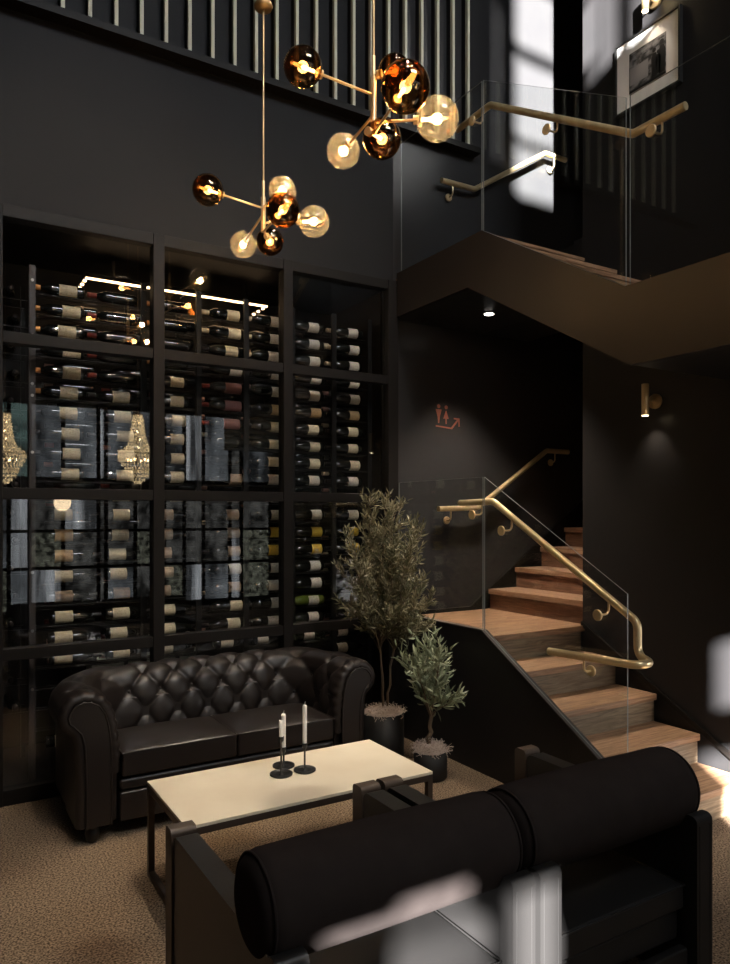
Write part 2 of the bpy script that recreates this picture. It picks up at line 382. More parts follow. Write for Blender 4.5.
loc(MB().box((.35, 4.66, 3.36), (3.02, 5.52, 3.40))).build('top_panel', M['cabinet'], wc)
loc(MB().box((.35, 4.68, 0), (3.02, 5.5, .06))).build('plinth', M['cabinet'], wc)

led = thing('linear_light', 'warm U-shaped linear light glowing at the top of the wine cabinet', 'linear light', (1.57, 5.1, 3.22))
def lz(mb, o): 
    mb.v = [(x-o[0], y-o[1], z-o[2]) for x, y, z in mb.v]; return mb
O = (1.57, 5.1, 3.22)
lz(MB().box((.92, 5.09, 3.222), (2.23, 5.115, 3.25)), O).build('housing', M['blackmetal'], led)
lz(MB().box((.925, 5.094, 3.212), (2.225, 5.111, 3.2215)), O).build('diffuser', M['led'], led)
for x in (.93, 2.22):
    lz(MB().box((x-.012, 5.1155, 3.222), (x+.012, 5.40, 3.25)), O).build('housing', M['blackmetal'], led)
    for k in range(3): lz(MB().lathe([(.011, 0), (.011, .01)], 12, 0, Matrix.Translation((x, 5.17+.09*k, 3.2115))), O).build('led_dot', M['led'], led)
for x in (1.1, 2.05): lz(MB().box((x-.01, 5.095, 3.25), (x+.01, 5.11, 3.36)), O).build('hanger', M['blackmetal'], led)

# wine rack
rk = thing('wine_rack', 'black steel rack of upright posts and rods carrying the lying bottles', 'wine rack', (1.7, 4.85, .06))
ro = (1.7, 4.85, .06)
for x, m in ((.560, 'rackgrey'), (1.22, 'rack'), (1.585, 'rack'), (1.925, 'rack'), (2.28, 'rack'), (2.62, 'rack'), (2.93, 'rack')):
    p = lz(MB().box((x-.018, 4.765, .06), (x+.018, 4.785, 3.14)), ro).build('post', M[m], rk)
    if x < .6:
        for z in (.6, .95, 1.3, 2.02, 2.36, 2.43, 2.72, 3.05):
            t = MB().lathe([(.009, 0), (.009, .003)], 12, 0, Matrix.Translation((x, 4.765, z)) @ Matrix.Rotation(PI/2, 4, 'X')); lz(t, ro).build('screw', M['steelscrew'], p)
    lz(MB().box((x-.012, 5.24, .06), (x+.012, 5.26, 3.14)), ro).build('post', M['rack'], rk)
ZR = [3.035-.1265*k for k in range(23)]
for k, z in enumerate(ZR):
    if z < .3: break
    zz = z-.038-.005
    mbr = MB()
    for y in (4.815, 4.885): mbr.tube([(.55, y, zz-.006), (2.94, y, zz-.006)], .004, 6)
    lz(mbr, ro).build('rod_pair', M['rack'], rk)

def bottle_prof():
    return [(.004, -.150), (.030, -.152), (.037, -.147), (.0375, -.135), (.0375, .035), (.036, .050), (.030, .068), (.020, .088), (.0155, .100), (.0145, .112)]
bmesh_ = None
def bottle(loc_, flip, lab, cap, label, group, name='wine_bottle', nolab=False, axis='x', green=False, lshift=0, lw=.075):
    r = thing(name, label, 'bottle', loc_, 0, group)
    if axis == 'x': R = Matrix.Rotation(-PI/2 if flip else PI/2, 4, 'Y')
    else: R = Matrix.Rotation(PI/2, 4, 'X')
    key = (flip, axis, green)
    def part(nm, kk, fn, m):
        if kk in CACHE:
            o = bpy.data.objects.new(nm, CACHE[kk]); C.objects.link(o); o.parent = r; return o
        o = fn().build(nm, m, r); CACHE[kk] = o.data; return o
    part('body', ('b',)+key, lambda: MB().lathe(bottle_prof(), 20, 0, R), M['bottlegreen'] if green else M['bottle'])
    part('capsule', ('c', cap)+key, lambda: MB().lathe([(.0158, .100), (.0155, .145), (.0165, .147), (.0165, .153), (.005, .155)], 14, 0, R), CAP[cap])
    if lab:
        sh = round(lshift, 3)
        def mk():
            m = MB(); vs = []; n = 12; z0 = -.118+sh; z1 = z0+lw
            for i in range(n+1):
                t = 2.7*(i/n-.5)
                # label wraps the side that faces the glass (-Y)
                y = -math.cos(t)*.0383; q = math.sin(t)*.0383
                for z in (z0, z1): vs.append(((z if not flip else -z), y, q))
            m.add(vs, [(2*i, 2*i+1, 2*i+3, 2*i+2) for i in range(n)], 0, True); return m
        part('label', ('l', lab, sh, lw)+key, mk, LAB[lab])
    return r
CACHE = {}
COLX = [.745, 1.09, 1.455, 1.80, 2.135, 2.47, 2.815]
CL = [{'L': (.715, .735), 'R': (.79, .825)}, {'L': (1.04, 1.06), 'R': (1.145, 1.15)}, {'L': (1.375, 1.45), 'R': (1.45, 1.455)},
      {'L': (1.78, 1.79), 'R': (1.8, 1.9)}, {'L': (2.09, 2.13), 'R': (2.1, 2.15)}, {'L': (2.41, 2.46), 'R': (2.4, 2.5)}, {'L': (2.74, 2.80), 'R': (2.7, 2.8)}]
ORD = ['top', 'second', 'third', 'fourth', 'fifth', 'sixth', 'seventh', 'eighth', 'ninth', 'tenth', 'eleventh', 'twelfth', 'thirteenth', 'fourteenth', 'fifteenth', 'sixteenth', 'seventeenth', 'eighteenth', 'nineteenth', 'twentieth', 'twenty-first', 'twenty-second', 'twenty-third']
CO = ['first', 'second', 'third', 'fourth', 'fifth', 'sixth', 'seventh']
def style(c, k):
    rnd = random.Random(c*100+k)
    left = k < 7 if c == 0 else (k < 18 if c >= 2 and k > 3 else True)  # neck pointing left?
    lab = 'cream' if c < 3 else 'white'; cap = 'black'
    if c == 0:
        left = k < 11; cap = 'orange' if k < 6 and k != 3 else 'black'
        if k in (12, 13): lab = 'tan'
        if k == 15: lab = 'brown'
    elif c == 1:
        left = k < 11; lab = None if k < 5 else 'cream'; cap = 'red' if k < 5 else 'black'
        if k == 15: lab = 'brown'
    elif c == 2:
        left = k < 11; cap = 'orange' if k < 4 else 'black'
        if k < 4: lab = None
        if k >= 11: lab = 'beige'
        if k > 15: lab = 'cream'
        if k == 15: lab = 'brown'
    elif c == 3:
        cap = 'cream' if k < 2 else 'black'; lab = 'cream' if k < 3 else 'white'
        if k in (4, 5, 6): lab = 'purple'; cap = 'red'
        if k in (7, 8): lab = None
        if k in (9, 11, 12, 13): lab = 'beige'
        if k == 15: lab = 'brown'
        if k > 15: lab = 'cream'
    else:
        cap = 'cream' if k < 3 else 'black'
        if k == 5: lab = 'tan'
        if k in (6, 7, 8): lab = 'cream'
        if k in (12, 13): lab = 'yellow'
    return left, lab, cap, round(rnd.uniform(-3.4, 3.4))*.005
for c, x in enumerate(COLX):
    for k in range(23 if c == 0 else (20 if c == 6 else 19)):
        if c == 0 and k in (19, 20, 21): continue
        left, lab, cap, sh = style(c, k)
        lw_ = .104 if c < 2 else (.090 if c < 4 else .084)
        if lab == 'purple': lw_ = .12
        neck = 'left' if left else 'right'
        lc = -.118+sh+lw_/2                      # label centre measured from the bottle's middle
        bx = x - lc if not left else x + lc
        lo_, hi_ = CL[c]['L' if left else 'R']
        bx = min(max(bx, lo_), hi_)+random.uniform(-.002, .002)
        gr = (c == 5 and k == 16)
        desc = '%s label' % lab if lab else 'unlabelled side'
        bottle((bx, 4.85, ZR[k]), left, lab, cap,
               '%s wine bottle, %s, %s row from top, %s front column from left' % ('green' if gr else 'dark', desc, ORD[k], CO[c]),
               'wine bottles in the front of the rack', green=gr, lshift=sh, lw=lw_).rotation_euler = (random.uniform(-.35, .35), 0, random.uniform(-.02, .02))
# rear layer, seen between the front bottles
for c in range(7):
    for k in range(19):
        if (c*7+k*3) % 5 == 0 and c > 1: continue
        x = min(.83+.335*c + random.uniform(-.012, .012), 2.84)
        cap = random.choice(['pink', 'cream', 'pink', 'black']) if c > 2 else random.choice(['black', 'red', 'black', 'pink'])
        bottle((x, 5.08, ZR[k]-.055), True, None, cap,
               'rear wine bottle with %s cap, %s rear row from top, %s rear column from left' % (cap, ORD[k], CO[c]),
               'wine bottles at the rear of the rack')
rr = MB()
for k in range(19):
    for y in (5.045, 5.115): rr.tube([(.6, y, ZR[k]-.055-.047), (2.98, y, ZR[k]-.055-.047)], .004, 6)
tag(lz(rr, ro).build('rear_rods', M['rack'], rk))
# end-on bottles at the left
for k in range(16):
    bottle((.455+(.012 if k % 2 else -.012), 4.90, 2.98-.165*k), False, None, 'black',
           'dark wine bottle lying end-on left of the grey rack post, %s from top' % ORD[k], 'end-on wine bottles by the left post', axis='y')
mb = MB()
for k in range(16):
    z = 2.98-.165*k-.0425
    mb.box((.36, 4.80, z-.006), (.54, 4.81, z)); mb.box((.36, 4.99, z-.006), (.54, 5.0, z))
lz(mb, ro).build('end_shelf', M['rack'], rk)
# pale box behind the rack at sofa height and a bronze carton
plain('wooden_wine_box', MB().box((1.0, 5.3, .06), (1.75, 5.5, .75)), M['slat'], 'pale wooden wine box standing at the back of the wine cabinet, behind the chesterfield', 'box', bevel=.004)

# ---------------------------------------------------------------- slatted balustrade above the wine wall
sb = thing('slatted_balustrade', 'row of slender cream uprights on a dark ledge above the wine wall', 'balustrade', (1.7, YW, 4.55))
so_ = (1.7, YW, 4.55)
lz(MB().box((-.6, 4.54, 4.55), (3.84, YW, 4.595)), so_).build('ledge', M['frame'], sb)
for i in range(-8, 19):
    x = 1.004+.1517*i
    lz(MB().box((x-.011, 4.565, 4.595), (x+.011, 4.595, 6.4)), so_).build('slat', M['slat'], sb)
    lz(MB().box((x-.011, 4.595, 4.595), (x+.011, YW, 6.4)), so_).build('fin', M['wall_matte'], sb)
lz(MB().box((-.6, 4.54, 6.4), (3.84, YW, 6.45)), so_).build('top_rail', M['frame'], sb)

# ---------------------------------------------------------------- lower staircase
RZ = .174; RY = .30
st = thing('lower_staircase', 'oak staircase climbing to a landing beside the glass balustrade, then turning right', 'staircase', (3.5, 3.0, 0))
oo = (3.5, 3.0, 0)
XS = X1+.02; XE = XR-.02
zt = [.87-RZ*i for i in range(5)]; yn = [YC-RY*i for i in range(5)]
lz(MB().box((XS, YC-.02, .83), (XR+.02, YW-.005, .87)), oo).build('landing', M['oak'], st, bevel=.004)
lz(MB().box((XR+.02, YC+.01, .83), (4.0, YW-.005, .87)), oo).build('landing', M['oak'], st)
for i in range(1, 5):
    lz(MB().box((XS, yn[i]-.02, zt[i]-.04), (XE, yn[i-1]+.01, zt[i])), oo).build('tread', M['oak'], st, bevel=.004)
for i in range(5):
    lz(MB().box((XS, yn[i], zt[i]-RZ), (XE, yn[i]+.02, zt[i]-.04)), oo).build('riser', M['riser'], st)
z2 = [.87+.165*(i+1) for i in range(7)]; x2 = [4.0+.29*i for i in range(7)]
for i in range(7):
    lz(MB().box((x2[i]-.02, YC+.01, z2[i]-.04), (x2[i]+.30, YW-.03, z2[i])), oo).build('tread', M['oaky'], st, bevel=.004)
    lz(MB().box((x2[i], YC+.01, z2[i]-.165), (x2[i]+.02, YW-.03, z2[i]-.04)), oo).build('riser', M['risery'], st)
# solid black stringer under the glass, up to the landing
def nz(y): return .905-.584*(YC-y)
yend = YC-(.905/.584)
poly = [(yend, 0), (4.562, 0), (4.562, .905), (YC, .905)]
lz(MB().prism(poly, 0, X1-.02, X1+.019), oo).build('stringer', M['wall'], st)
# wall skirtings along the flights
sk = [(yend, 0), (YC, .87), (YC, .90), (yend-.06, 0)]
lz(MB().prism(sk, 0, XR-.02, XR-.001), oo).build('skirting', M['frame'], st)
sk = [(3.09, .871), (3.79, .871), (3.98, .871), (5.6, 1.93), (5.6, 2.12), (3.80, .90), (3.09, .90)]
lz(MB().prism([sk[0], sk[1], sk[2], sk[3], sk[4], sk[5], sk[6]], 1, YW-.025, YW-.002), oo).build('skirting', M['frame'], st)
# thin metal strip on the stringer's top
lz(MB().prism([(yend, .0), (YC, .905), (4.562, .905), (4.562, .912), (YC-.003, .912), (yend-.014, 0)], 0, X1-.024, X1+.022), oo).build('edge_strip', M['rackgrey'], st)

# ---------------------------------------------------------------- upper staircase
us = thing('upper_staircase', 'dark underside and fascia of the upper stair crossing above the landing', 'staircase', (3.5, 3.0, 2.4))
uo = (3.5, 3.0, 2.4)
f_top = [(4.562, 3.456), (YC, 3.456), (2.483, 2.804), (1.0, 2.804)]
f_bot = [(1.0, 2.40), (2.453, 2.40), (3.73, 3.13), (4.562, 3.13)]
lz(MB().prism(f_top+f_bot, 0, X1-.02, X1+.02), uo).build('fascia', M['fascia'], us)
body = [(YW-.005, 3.42), (YC, 3.42)]
for i in range(4):
    body += [(YC-.28*i, 3.42-.165*(i+1)), (YC-.28*(i+1), 3.42-.165*(i+1))]
body[-1] = (1.0, body[-1][1])
bb = [(1.0, 2.402), (2.453, 2.402), (3.73, 3.132), (YW-.005, 3.132)]
lz(MB().prism(body+bb, 0, X1+.02, XR-.002), uo).build('underside', M['under'], us)
for i in range(1, 4):
    y = YC-.28*i; z = 3.42-.165*i
    lz(MB().box((X1+.022, y-.02, z-.005), (XR-.003, y+.28, z+.02)), uo).build('tread', M['oak'], us)
lz(MB().box((X1+.022, YC-.02, 3.42), (XR-.003, YW-.01, 3.44)), uo).build('landing', M['oak'], us)
lz(MB().box((XR-.003, YC+.005, 3.13), (4.16, YW-.006, 3.44)), uo).build('landing', M['under'], us)
for i in range(5):
    lz(MB().box((4.16+.28*i, YC+.005, 3.13+.16*i), (4.44+.28*i, YW-.006, 3.44+.165*(i+1))), uo).build('step', M['under'], us)

# ---------------------------------------------------------------- glass balustrades
def panel(o, yz, x, org, t=.004):
    m = MB(); n = len(yz)
    vs = [(x-t, p[0], p[1]) for p in yz]+[(x+t, p[0], p[1]) for p in yz]
    m.add(vs, [tuple(range(n))[::-1], tuple(range(n, 2*n))], 0)
    m.add(vs, [(i, (i+1) % n, n+(i+1) % n, n+i) for i in range(n)], 1)
    return lz(m, org).build('glass_panel', [M['glass'], M['edge']], o)
g1 = thing('glass_balustrade', 'clear frameless glass balustrade on the black stringer of the lower stair', 'balustrade', (X1, 3.5, .9))
go = (X1, 3.5, .9)
panel(g1, [(3.60, .913), (4.56, .913), (4.56, 1.886), (3.60, 1.886)], X1, go)
panel(g1, [(2.48, nz(2.48)+.009), (3.585, .912), (3.585, 1.886), (2.48, 1.244)], X1, go)
g2 = thing('glass_balustrade', 'clear frameless glass balustrade on the upper stair fascia near the framed picture', 'balustrade', (X1, 3.5, 3.4))
go = (X1, 3.5, 3.4)
panel(g2, [(3.61, 3.457), (4.53, 3.457), (4.53, 4.42), (3.61, 4.42)], X1, go)
panel(g2, [(2.49, 2.810), (3.595, 3.455), (3.595, 4.42), (2.49, 3.77)], X1, go)
panel(g2, [(1.0, 2.805), (2.465, 2.805), (2.465, 3.77), (1.0, 3.77)], X1, go)

# ---------------------------------------------------------------- brass handrails
def rail(name, label, pts, brk, r=.021, fr=.05):
    o = thing(name, label, 'handrail', pts[0]); g = pts[0]
    m = MB().tube(fillet(pts, fr), r, 16); lz(m, g).build('rail', M['brass'], o)
    for (dx, dy, dz, nx, ny, rx, ry, rz) in brk:
        # disc centre (dx,dy,dz) with its face normal (nx,ny); rail point (rx,ry,rz)
        n = Vector((nx, ny, 0)); c = Vector((dx, dy, dz))
        R = n.to_track_quat('Z', 'Y').to_matrix().to_4x4()
        b = lz(MB().lathe([(.028, 0), (.030, .002), (.030, .010), (.027, .012)], 20, 0, Matrix.Translation(c) @ R), g).build('bracket_disc', M['brass'], o)
        rp = Vector((rx, ry, rz)); dr = rp-c; dr.z = 0
        inner = c + dr.normalized()*.004
        path = fillet([inner, Vector((rp.x, rp.y, c.z)), Vector((rp.x, rp.y, rp.z-.018))], .03)
        lz(MB().tube(path, .006, 8), g).build('bracket_arm', M['brass'], b)
    return o
XI = X1+.07
def zr(y, z0, y0=3.58): return z0-.575*(y0-y)
bk = []
for y in (3.69, 3.41, 2.66):
    z = (1.73 if y > 3.58 else zr(y, 1.73)); bk.append((X1-.010, y, z-.085, -1, 0, XI, y, z))
rail('handrail', 'brass handrail following the lower glass balustrade and looping back at its foot',
     [(XI, 3.92, 1.725), (XI, 3.58, 1.73), (XI, 2.475, 1.095), (XI, 2.475, .925), (XI-.04, 2.36, .91), (X1-.075, 2.36, .91), (X1-.075, 2.95, .885)],
     bk+[(X1-.014, 2.70, .815, -1, 0, X1-.075, 2.70, .895)], fr=.06)
bk = []
for y, z in ((3.69, 4.285), (3.03, 4.285-.608*.58), (2.33, 3.61)):
    bk.append((X1-.010, y, z-.085, -1, 0, XI, y, z))
rail('handrail', 'brass handrail running along the upper glass balustrade',
     [(XI, 3.95, 4.28), (XI, 3.61, 4.29), (XI, 2.505, 3.61), (XI, 1.95, 3.61)][:3]+[(XI, 2.20, 3.61)], bk)
YR = YW-.07
rail('handrail', 'brass handrail on the black wall behind the landing, below the restroom sign',
     [(3.44, YR, 1.69), (3.83, YR, 1.70), (4.60, YR, 2.195), (4.86, YR, 2.195)],
     [(3.56, YW-.012, 1.60, 0, -1, 3.56, YR, 1.69), (4.70, YW-.012, 2.10, 0, -1, 4.70, YR, 2.195)])
rail('handrail', 'brass handrail on the upper stair wall crossing the sunlit patch',
     [(3.47, YR, 4.26), (3.80, YR, 4.266), (4.585, YR, 4.757), (4.83, YR, 4.757)],
     [(3.58, YW-.012, 4.17, 0, -1, 3.58, YR, 4.26), (4.69, YW-.012, 4.66, 0, -1, 4.69, YR, 4.757)])

# ---------------------------------------------------------------- restroom sign (copper pictograms on the wall)
sg = thing('restroom_sign', 'copper-red man and woman pictograms with an arrow pointing up the stairs, on black wall', 'sign', (3.577, YW-.002, 2.44))
def cut(poly): return MB().prism(poly, 1, -.004, 0)
def circ(cx, cz, r, n=20): return [(cx+r*math.cos(2*PI*i/n), cz+r*math.sin(2*PI*i/n)) for i in range(n)]
S = .0009    # sign artwork units to metres
def sp(x, y): return ((x-320)*S*.70, (365-y)*S*.60)
def zoomp(pts): return [sp(*p) for p in pts]
cut(circ(*sp(183, 248), .0150)).build('head', M['copper'], sg)
cut(circ(*sp(302, 255), .0150)).build('head', M['copper'], sg)
cut(zoomp([(140, 293), (228, 293), (200, 400), (190, 495), (176, 495), (168, 400)])).build('man_figure', M['copper'], sg)
cut(zoomp([(300, 300), (340, 422), (310, 422), (308, 500), (294, 500), (290, 422), (258, 422)])).build('woman_figure', M['copper'], sg)
cut(zoomp([(140, 528), (380, 548), (478, 425), (425, 420), (425, 400), (515, 402), (516, 525), (500, 525), (497, 437), (396, 570), (140, 548)])).build('arrow', M['copper'], sg)

# ---------------------------------------------------------------- framed picture on the right wall
def photo_mat():
    m = bpy.data.materials.new('old_photograph_print'); m.use_nodes = True; nt = m.node_tree; b = nt.nodes['Principled BSDF']
    tc = nt.nodes.new('ShaderNodeTexCoord'); mp = nt.nodes.new('ShaderNodeMapping'); mp.inputs['Scale'].default_value = (1, 18, 34)
    n = nt.nodes.new('ShaderNodeTexNoise'); n.inputs['Scale'].default_value = 1; n.inputs['Detail'].default_value = 6
    r = nt.nodes.new('ShaderNodeValToRGB'); r.color_ramp.elements[0].position = .38; r.color_ramp.elements[1].position = .6
    r.color_ramp.elements[0].color = (.02, .02, .02, 1); r.color_ramp.elements[1].color = (.24, .24, .25, 1)
    nt.links.new(tc.outputs['Object'], mp.inputs[0]); nt.links.new(mp.outputs[0], n.inputs['Vector']); nt.links.new(n.outputs['Fac'], r.inputs[0])
    nt.links.new(r.outputs[0], b.inputs['Base Color']); b.inputs['Roughness'].default_value = .3; return m
pf = thing('framed_picture', 'black framed black-and-white photograph with wide white mat on the upper right wall', 'picture', (XR-.001, 3.045, 4.515))
mb = MB(); a, b = .245, .235
for (y0, z0, y1, z1) in ((-a, -b, a, -b+.012), (-a, b-.012, a, b), (-a, -b+.012, -a+.012, b-.012), (a-.012, -b+.012, a, b-.012)):
    mb.box((-.03, y0, z0), (0, y1, z1))
mb.build('frame', M['blackmetal'], pf)
MB().box((-.016, -a+.012, -b+.012), (-.006, a-.012, b-.012)).build('mat_board', M['white'], pf)
ph = MB().box((-.018, -.140, -.13), (-.0162, .135, .13)).build('photograph', photo_mat(), pf)
dk = mat('print_black', (.01, .01, .01), .4); lt = mat('print_grey', (.26, .26, .27), .4)
mb = MB().box((-.0186, .0-.01, -.08), (-.0181, .13, .03))
mb.build('printed_wall', lt, ph)
for (yy, zz, s_) in ((-.055, -.11, 1.0), (-.11, -.11, 1.15), (-.085, -.10, .8)):
    m = MB().prism([(yy-.020*s_, zz), (yy+.018*s_, zz), (yy+.022*s_, zz+.12*s_), (yy+.010*s_, zz+.15*s_), (yy-.012*s_, zz+.15*s_), (yy-.024*s_, zz+.12*s_)], 0, -.0191, -.0187)
    m.prism(circ(yy, zz+.168*s_, .014*s_, 14), 0, -.0191, -.0187); m.build('printed_figure', dk, ph)
MB().box((-.0186, -.139, -.129), (-.0181, .134, -.112)).build('printed_shadow', dk, ph)

# ---------------------------------------------------------------- wall sconces
def sconce(z, label, W):
    o = thing('wall_sconce', label, 'wall lamp', (XR, 2.99, z), 0, None)
    R = Matrix.Rotation(-PI/2, 4, 'Y')
    MB().lathe([(.045, 0), (.047, .003), (.047, .018), (.044, .022), (.012, .024), (.010, .05), (.002, .052)], 28, 0, R).build('wall_disc', M['brassdark'], o)
    MB().tube([(-.02, 0, 0), (-.085, 0, 0)], .007, 10).build('arm', M['brassdark'], o)
    MB().lathe([(.021, -.095), (.0225, -.095), (.0225, .100), (.021, .101), (.0205, .1005)], 24, 0, Matrix.Translation((-.105, 0, 0))).build('tube_shade', M['brass'], o)
    MB().lathe([(.019, -.0985), (.019, -.0955)], 24, 0, Matrix.Translation((-.105, 0, 0))).build('aperture', M['lamplit'], o)
    l = bpy.data.lights.new('sconce_light', 'SPOT'); l.energy = W; l.spot_size = math.radians(80); l.spot_blend = 1; l.color = (1, .82, .62); l.shadow_soft_size = .015
    lo = bpy.data.objects.new('sconce_light', l); C.objects.link(lo); lo.parent = o; lo.location = (-.105, 0, -.105)
    aim(lo, (.35, 0, -1)); return o
sconce(2.36, 'brass tube wall lamp on the right wall beside the lower stairs', 5)
sconce(4.885, 'brass tube wall lamp above the framed picture', 2.5)

# ---------------------------------------------------------------- downlight under the upper landing
dl = thing('recessed_downlight', 'small round white recessed downlight under the upper landing', 'downlight', (3.58, 4.14, 3.132))
MB().lathe([(.045, -.004), (.050, -.004), (.050, -.0005)], 28, 0).build('trim_ring', M['blackmetal'], dl)
MB().lathe([(.034, -.007), (.034, -.0045)], 28, 0).build('lens', M['white_led'], dl)
spot('downlight_beam', (3.58, 4.14, 3.11), (3.62, 4.02, 0), 300, 88, 1, (1, .84, .66), .03)

# ---------------------------------------------------------------- globe pendants
def pendant(name, label, hub, ztop, zbot, gl, rod_top):
    o = thing(name, label, 'pendant lamp', (hub[0], hub[1], zbot)); g = (hub[0], hub[1], zbot)
    hx, hy = hub
    lz(MB().tube([(hx, hy, ztop), (hx, hy, rod_top)], .0055, 10), g).build('rod', M['brassdark'], o)
    lz(MB().tube([(hx, hy, zbot), (hx, hy, zbot+.005), (hx, hy, ztop)], .013, 14), g).build('hub', M['brass'], o)
    lz(MB().tube([(hx, hy, ztop), (hx, hy, ztop+.09)], .008, 10), g).build('collar', M['brass'], o)
    for (x, y, z, r, kind) in gl:
        d = Vector((x-hx, y-hy, 0)).normalized(); c = Vector((x, y, z)); e = c-d*(r+.006)
        a = lz(MB().tube([(hx, hy, z), tuple(e)], .0055, 10), g).build('arm', M['brass'], o)
        lz(MB().tube([tuple(e-d*.004), tuple(c-d*(r-.012))], .017, 14), g).build('socket', M['brass'], a)
        s = lz(MB().sphere((x, y, z), r, 40, 24), g).build('glass_globe', M[kind], o)
        q = c-d*(r-.045)
        R = d.to_track_quat('Z', 'Y').to_matrix().to_4x4()
        lz(MB().lathe([(.006, -.030), (.006, -.015), (.007, 0), (.009, .012), (.008, .022), (.002, .028)], 14, 0, Matrix.Translation(q+d*.008) @ R), g).build('bulb', M['bulb'], s)
        l = bpy.data.lights.new('bulb_light', 'POINT'); l.energy = 3.4; l.color = (1, .74, .44); l.shadow_soft_size = .022
        lo = bpy.data.objects.new('bulb_light', l); C.objects.link(lo); lo.parent = o; lo.location = Vector((x, y, z))-Vector(g)
    return o
A_, B_ = 'amber', 'champagne'
p1 = pendant('globe_pendant', 'farther, lower brass pendant with six glass globes hanging above the chesterfield', (1.60, 3.72), 3.39, 3.20,
        [(1.264, 3.66, 3.33, .080, A_), (1.606, 3.485, 3.340, .071, B_), (1.57, 3.40, 3.20, .087, A_), (1.83, 3.56, 3.25, .084, B_), (1.677, 4.21, 3.30, .079, B_), (1.70, 3.86, 3.21, .078, A_)], ZC)
lz(MB().lathe([(.002, 0), (.045, .004), (.052, .02), (.040, .045), (.008, .055)], 28, 0, Matrix.Translation((1.60, 3.72, 4.42))), (1.60, 3.72, 3.20)).build('canopy', M['brassdark'], p1)
def at(u, v, z=None, d=None):
    a = (u-365)/730; f = Vector((.518+.8554*a, .8554-.518*a)); 
    if d is None: d = (z-1.65)*730/(514-v)
    return f.x*d, f.y*d, 1.65+(514-v)/730*d
gl2 = []
for (u, v, z, rp, k) in ((303, 67, 3.36, 19.3, A_), (394.5, 71, 3.44, 16, A_), (405.5, 87, 3.20, 24.5, A_), (437.3, 119, 3.25, 21.5, B_), (343.3, 151, 3.28, 16.5, B_), (382, 139, 3.20, 19.3, A_)):
    x, y, z = at(u, v, z); d = (z-1.65)*730/(514-v); gl2.append((x, y, z, rp*d/730, k))
hx, hy, _ = at(373.5, 100, d=2.98)
pendant('globe_pendant', 'nearer, higher brass pendant with six glass globes hanging above the coffee table', (hx, hy), 3.43, 3.20, gl2, ZC)

# ---------------------------------------------------------------- chesterfield sofa
sf = thing('chesterfield_sofa', 'dark brown button-tufted leather chesterfield sofa with rolled arms in front of the wine wall', 'sofa', (1.485, 4.2, 0))
SO = (1.485, 4.2, 0)
prof = [(0, .34), (0, .42), (.004, .50), (.014, .59), (.036, .67), (.075, .728), (.13, .760), (.19, .764), (.245, .744), (.285, .70), (.300, .65), (.290, .60), (.262, .57), (.235, .55), (.222, .49), (.215, .30), (.215, .09)]
# resample the profile by length
def resample(p, n):
    L = [0]
    for i in range(1, len(p)): L.append(L[-1]+math.dist(p[i], p[i-1]))
    out = []
    for k in range(n+1):
        t = L[-1]*k/n; i = max(j for j in range(len(L)) if L[j] <= t+1e-9); i = min(i, len(p)-2)
        f = (t-L[i])/(L[i+1]-L[i]); out.append((p[i][0]+(p[i+1][0]-p[i][0])*f, p[i][1]+(p[i+1][1]-p[i][1])*f))
    return out, L[-1]
NP = 96; PR, PL = resample(prof, NP)
xl, xr, yf, yb, rc = .860, 2.095, 3.84, 4.255, .16
path = [(xl, yf)]
n1 = 34; 
for i in range(1, n1+1): path.append((xl, yf+(yb-rc-yf)*i/n1))
for i in range(1, 17): t = PI-i/16*PI/2; path.append((xl+rc+rc*math.cos(t), yb-rc+rc*math.sin(t)))
n2 = 170
for i in range(1, n2+1): path.append((xl+rc+(xr-xl-2*rc)*i/n2, yb))
for i in range(1, 17): t = PI/2-i/16*PI/2; path.append((xr-rc+rc*math.cos(t), yb-rc+rc*math.sin(t)))
for i in range(1, n1+1): path.append((xr, yb-rc-(yb-rc-yf)*i/n1))
S_ = [0]
for i in range(1, len(path)): S_.append(S_[-1]+math.dist(path[i], path[i-1]))
# outward normals
Nn = []
for i in range(len(path)):
    a = path[max(i-1, 0)]; b = path[min(i+1, len(path)-1)]; tx, ty = b[0]-a[0], b[1]-a[1]; l = math.hypot(tx, ty); Nn.append((-ty/l, tx/l))
half = S_[-1]/2; DX = .093; DT = .125
vs = []; btn = []
def tuft(s, t):
    u = (s-half)/DX; v = (t-.17)/DT
    p = (u+v)/1.0; q = (u-v)/1.0
    f = abs(math.sin(PI*p/2))*abs(math.sin(PI*q/2))
    pin = 0
    a = abs(math.cos(PI*p/2)); b = abs(math.cos(PI*q/2))
    return f**.36, (a*b)**10
nrings = len(path)
rows = []
# rounded front ends: extra rings shrinking towards the arm front
cen = (.165, .62)
def ring(i, shrink=0, dy=0):
    px, py = path[i]; nx, ny = Nn[i]; s = S_[i]; out = []
    for k, (o_, z) in enumerate(PR):
        t = PL*k/NP
        k0 = max(k-1, 0); k1 = min(k+1, NP); tx = PR[k1][0]-PR[k0][0]; tz = PR[k1][1]-PR[k0][1]; l = math.hypot(tx, tz)
        no, nzv = -tz/l, tx/l               # outward (towards the sitter / up)
        h, pin = tuft(s, t)
        amp = .030*min(1, max(0, (t-.03)/.06))*min(1, max(0, (.60-t)/.10))
        e = min(s, S_[-1]-s)
        h2 = h*min(1, e/.07)+ (1-min(1, e/.07))*(.55+.35*abs(math.sin(t*58)))
        dd = amp*(h2-.75) - amp*.5*pin*min(1, e/.07) - shrink
        oo2 = o_+no*dd; zz = z+nzv*dd
        out.append((px+nx*oo2+0, py+ny*oo2+dy, zz))
    return out
R_ = []
for sh, dy in ((.045, -.030), (.030, -.034), (.014, -.028), (.004, -.014)): R_.append(ring(0, sh, dy))
